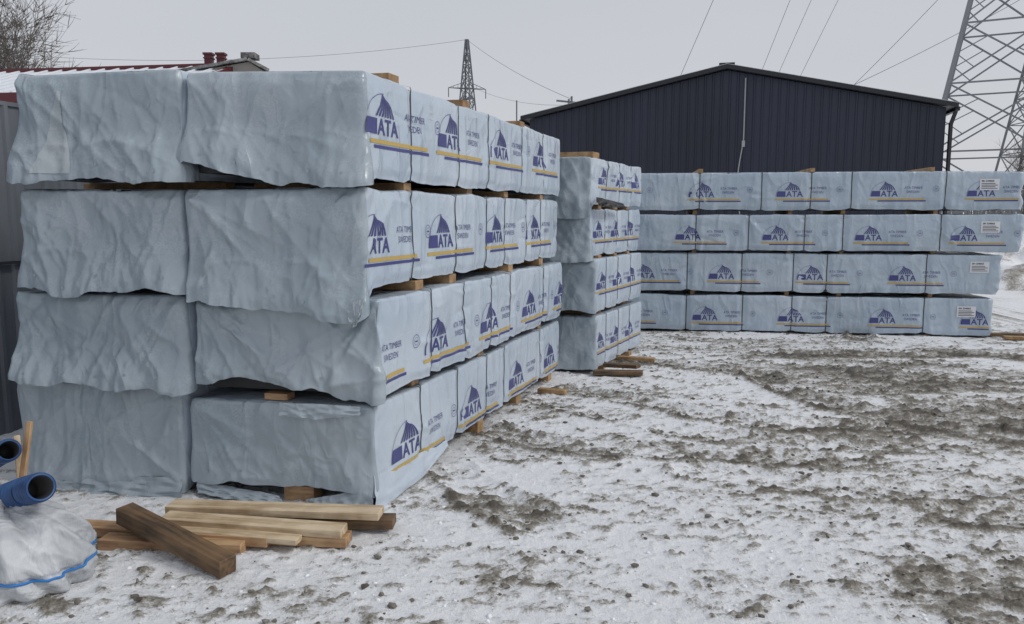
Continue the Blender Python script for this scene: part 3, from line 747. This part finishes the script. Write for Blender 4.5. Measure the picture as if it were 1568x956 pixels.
# ---------------------------------------------------------------- lattice pylons
STEEL,nt,b=M('galvanised_steel',(.22,.23,.25),.55,.2)
FSTEEL,_,_=M('distant_steel',(.16,.17,.185),.6,.2)
def pylon(name,c,rot,wf,levels,leg,br,mat,arms=(),fine=True):
    E=empty(name); mb=MB(); c=Vector(c)
    def corner(k,z):
        R=wf(z)*math.sqrt(2); a=rot+k*math.pi/2; return c+Vector((R*math.cos(a),R*math.sin(a),z))
    for z0,z1 in zip(levels[:-1],levels[1:]):
        for k in range(4):
            a0,a1,b0,b1=corner(k,z0),corner(k,z1),corner(k+1,z0),corner(k+1,z1)
            mb.beam(a0,a1,leg); mb.beam(a0,b1,br); mb.beam(b0,a1,br); mb.beam(a1,b1,br)
            if fine:
                mb.beam(a0.lerp(b1,.25),a0.lerp(a1,.5),br*.6); mb.beam(b0.lerp(a1,.25),b0.lerp(b1,.5),br*.6)
                mb.beam(a0.lerp(b1,.75),b0.lerp(b1,.5),br*.6); mb.beam(b0.lerp(a1,.75),a0.lerp(a1,.5),br*.6)
    for (z,w,ad) in arms:
        d=Vector((math.cos(ad),math.sin(ad),0))
        for s_ in (-1,1):
            tip=c+d*s_*w+up*z
            for k in range(4):
                mb.beam(c+up*(z+.0)+Vector((wf(z)*(.7 if k%2 else -.7),wf(z)*(.7 if k<2 else -.7),0)),tip,br)
            mb.beam(c+up*(z+.06*w+.6),tip,br); 
            for j in range(1,4):
                q=c.lerp(tip,j/4); q.z=z; mb.beam(q,c+up*(z+.06*w+.6)+(tip-c-up*z)*(j/4)*.98-up*((.06*w+.6)*j/4)*.98,br*.7)
            mb.beam(tip,tip-up*.9,br*1.6)
    mb.out('lattice',[mat],parent=E)
pylon('lattice_pylon',(30.35,50,0),math.radians(17),lambda z:max(.35,(2.8+.25*(14.8-z))/math.sqrt(2)*1.0),[0,5.5,9.6,13.2,16.4,19.2,21.6,23.6,25.4,27,30],.19,.095,STEEL,arms=((22,6,2.6),(26,5,2.6)))
pylon('lattice_pylon',(-4.45,80,0),math.radians(20),lambda z:max(.10,.95*(19-z)/12.6+.1),[0,3,5.5,8,9.8,11.4,12.9,14.2,15.4,16.5,17.6,18.9],.13,.055,FSTEEL,arms=((14.2,1.9,.3),(13.2,1.0,2.2)),fine=False)
pylon('lattice_pylon',(62,95,0),math.radians(40),lambda z:max(.3,1.0+.13*(20-z)),[0,5,9,12.5,15.5,18,20.5,23,26],.2,.1,FSTEEL,arms=((20,6,1.0),(17,5,1.0)),fine=False)
E=empty('utility_pole'); mb=MB(); mb.beam((.35,60,0),(.35,60,10.2),.10,.10); mb.out('pole',[FSTEEL],parent=E)
E=empty('utility_pole'); mb=MB(); mb.beam((4.1,58,0),(4.1,58,10),.14,.14); mb.beam((3.2,58,9.9),(4.7,58,9.75),.12,.12); mb.beam((4.3,58,9.8),(4.3,58,10.2),.14,.14); mb.out('pole',[FSTEEL],parent=E)
def wires():
    cu=bpy.data.curves.new('power_lines','CURVE'); cu.dimensions='3D'; cu.bevel_depth=.013; cu.bevel_resolution=0
    def w(a,b_,sag,n=24,r=1):
        sp=cu.splines.new('POLY'); sp.points.add(n)
        for i in range(n+1):
            t=i/n; p=Vector(a).lerp(Vector(b_),t); p.z-=sag*4*t*(1-t); sp.points[i].co=(*p,1); sp.points[i].radius=r
    w((-4.45,80,18.9),(-45,70,15.6),1.2,24,1.2); w((-4.45,80,18.9),(4.3,58,10.0),.4,24,1.3)
    w((-3.6,80,14.2),(4.3,58,9.6),.5,24,.9)
    for (bx,by,bz,tx,ty,tz,s_) in ((9.4,45,9.4,10.6,36,15.2,.0),(15,48,10.6,16,42,17.2,0),(16,48,10.4,17.3,42,17.2,0),(17.3,48,10.2,18.9,42,17.2,0),(20.5,48,9.7,24.2,44,14.9,.35),(21.3,48,9.9,26.0,48,12.3,.15)):
        d=Vector((tx-bx,ty-by,tz-bz))
        w(Vector((bx,by,bz))-d*.35,Vector((tx,ty,tz))+d*.9,s_,24,1.15)
    o=bpy.data.objects.new('power_lines',cu); cu.materials.append(FSTEEL); link(o)
wires()
# ---------------------------------------------------------------- trees
BARK,_,_=M('bark',(.12,.105,.095),.9)
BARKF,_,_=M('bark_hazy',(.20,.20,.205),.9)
def tree_mesh(mb,base,height,seed,levels=5,spread=.55,r0=.14,rmin=.005):
    r=random.Random(seed)
    def seg(a,b_,ra,rb):
        d=(b_-a); 
        if d.length<1e-4:return
        d=d.normalized(); x=d.orthogonal().normalized(); y=d.cross(x)
        vs=[]
        for p,q in((a,ra),(b_,rb)):
            for k in range(3): t=k*2.094; vs.append(p+(x*math.cos(t)+y*math.sin(t))*q)
        mb.add(vs,[(0,1,4,3),(1,2,5,4),(2,0,3,5)],0)
    def grow(p,d,L,rad,lv):
        n=4 if lv<3 else 2; q=p
        for i in range(n):
            d=(d+Vector((r.gauss(0,.10),r.gauss(0,.10),r.gauss(.05,.05)))).normalized()
            q2=q+d*L/n; ra=rad*(1-.6*i/n); rb=rad*(1-.6*(i+1)/n); seg(q,q2,ra,rb)
            if lv<levels and (i>0 or lv>0):
                for _ in range(3):
                    a=r.uniform(0,6.28); x=d.orthogonal().normalized(); y=d.cross(x)
                    nd=(d*(1-spread*.35)+(x*math.cos(a)+y*math.sin(a))*spread*r.uniform(.6,1.2)).normalized()
                    grow(q2,nd,L*r.uniform(.42,.62),max(rb*.55,rmin),lv+1)
            q=q2
    grow(Vector(base),Vector((0,0,1)),height*.62,r0,0)
E=empty('bare_tree'); mb=MB(); tree_mesh(mb,(-14.5,25,0),9.9,5,4,.66,.12,.009); mb.out('branches',[BARK],parent=E)
mb=MB()
r=random.Random(9)
for i in range(5200):
    x=r.uniform(-160,210); y=r.uniform(118,140); h=4.5+4.5*float(vnoise(np.array([x*.06]),np.array([2.]),5)[0])+r.gauss(0,.9)
    if 66<x<110: h+=1.2
    w=r.uniform(.06,.16); l=r.gauss(0,.5)
    mb.add([(x-w,y,0),(x+w,y,0),(x+l,y,h)],[(0,1,2)],0)
    for k in range(4):
        z=h*r.uniform(.3,.9); xx=x+l*z/h; dx=r.choice((-1,1))*r.uniform(.4,1.5); mb.add([(xx,y,z-.06),(xx,y,z+.06),(xx+dx,y,z+abs(dx)*r.uniform(.7,1.3))],[(0,1,2)],0)
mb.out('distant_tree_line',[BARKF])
mb=MB()
for k in range(12): tree_mesh(mb,(r.uniform(23,34),r.uniform(33,40),0),r.uniform(3.5,5.4),40+k,3,.6,.045)
mb.out('roadside_shrubs',[BARK])
# snow bank
bx,by=14.2,20.5; n=90; V=[]
for j in range(n):
    for i in range(n):
        u=(i/(n-1)-.5)*2; w=(j/(n-1)-.5)*2; x=bx+u*5.2; y=by+w*4
        rr=math.sqrt(u*u+w*w); V.append((x,y,rr))
V=np.array(V); f1=fbm(V[:,0]*.8,V[:,1]*.8,70,5); f2=fbm(V[:,0]*3,V[:,1]*3,71,4)
z=np.clip(1-V[:,2]**2,-.1,1)*1.15*(.45+1.0*f1)+.22*(f2-.5)*np.clip(1.2-V[:,2],0,1)
Vb=np.stack([V[:,0],V[:,1],np.where(V[:,2]>1,-.08,z-.03)],1)
I=np.arange(n*n).reshape(n,n); F=np.stack([I[:-1,:-1].ravel(),I[:-1,1:].ravel(),I[1:,1:].ravel(),I[1:,:-1].ravel()],1)
sb=mkmesh('snow_bank',Vb,F,[gmat],smooth=True)
a=sb.data.attributes.new('mud','FLOAT','POINT'); a.data.foreach_set('value',(.32+.9*(f2-.5)+.5*(f1-.5)).astype(np.float32))
# ---------------------------------------------------------------- world & light
w=bpy.data.worlds.new('World'); scene.world=w; w.use_nodes=True; nt=w.node_tree; bg=nt.nodes['Background']
sd=Vector((.80,-.22,.80)).normalized()
sky=nt.nodes.new('ShaderNodeTexSky'); sky.sky_type='NISHITA'; sky.sun_disc=False
sky.sun_elevation=math.asin(sd.z); sky.sun_rotation=math.atan2(sd.x,sd.y); sky.air_density=1; sky.dust_density=3
tc=nt.nodes.new('ShaderNodeTexCoord'); sx=nt.nodes.new('ShaderNodeSeparateXYZ'); nt.links.new(tc.outputs['Generated'],sx.inputs[0])
cr=nt.nodes.new('ShaderNodeValToRGB'); e=cr.color_ramp.elements
e[0].position=0; e[0].color=(.665,.675,.705,1); e[1].position=.55; e[1].color=(.53,.555,.60,1)
mp=nt.nodes.new('ShaderNodeMapping'); mp.inputs['Scale'].default_value=(1,1,3.5); nt.links.new(tc.outputs['Generated'],mp.inputs['Vector'])
nz=nt.nodes.new('ShaderNodeTexNoise'); nz.inputs['Scale'].default_value=1.7; nz.inputs['Detail'].default_value=5; nt.links.new(mp.outputs[0],nz.inputs['Vector'])
m1=nt.nodes.new('ShaderNodeMath'); m1.operation='MULTIPLY_ADD'; m1.inputs[1].default_value=.35; nt.links.new(nz.outputs['Fac'],m1.inputs[0])
m2=nt.nodes.new('ShaderNodeMath'); m2.operation='SUBTRACT'; m2.inputs[1].default_value=.17; nt.links.new(sx.outputs['Z'],m2.inputs[0]); nt.links.new(m2.outputs[0],m1.inputs[2])
nt.links.new(m1.outputs[0],cr.inputs['Fac'])
vm=nt.nodes.new('ShaderNodeVectorMath'); vm.operation='SCALE'; vm.inputs['Scale'].default_value=10.0; nt.links.new(cr.outputs['Color'],vm.inputs[0])
mx=nt.nodes.new('ShaderNodeMix'); mx.data_type='RGBA'; mx.inputs['Factor'].default_value=.9
nt.links.new(sky.outputs['Color'],mx.inputs['A']); nt.links.new(vm.outputs['Vector'],mx.inputs['B'])
nt.links.new(mx.outputs['Result'],bg.inputs['Color']); bg.inputs['Strength'].default_value=.1
sl=bpy.data.lights.new('sun','SUN'); sl.energy=1.25; sl.angle=math.radians(18); sl.color=(1,.975,.94)
so=bpy.data.objects.new('sun',sl); link(so); so.rotation_euler=(-sd).to_track_quat('-Z','Y').to_euler()
# ---------------------------------------------------------------- camera
cam=bpy.data.cameras.new('camera'); cam.sensor_width=36; cam.lens=36*1200/1568; cam.clip_end=2000; cam.clip_start=.05
co=bpy.data.objects.new('camera',cam); link(co); co.location=(0,0,1.65); co.rotation_euler=(math.radians(90-7.0),0,0)
scene.camera=co
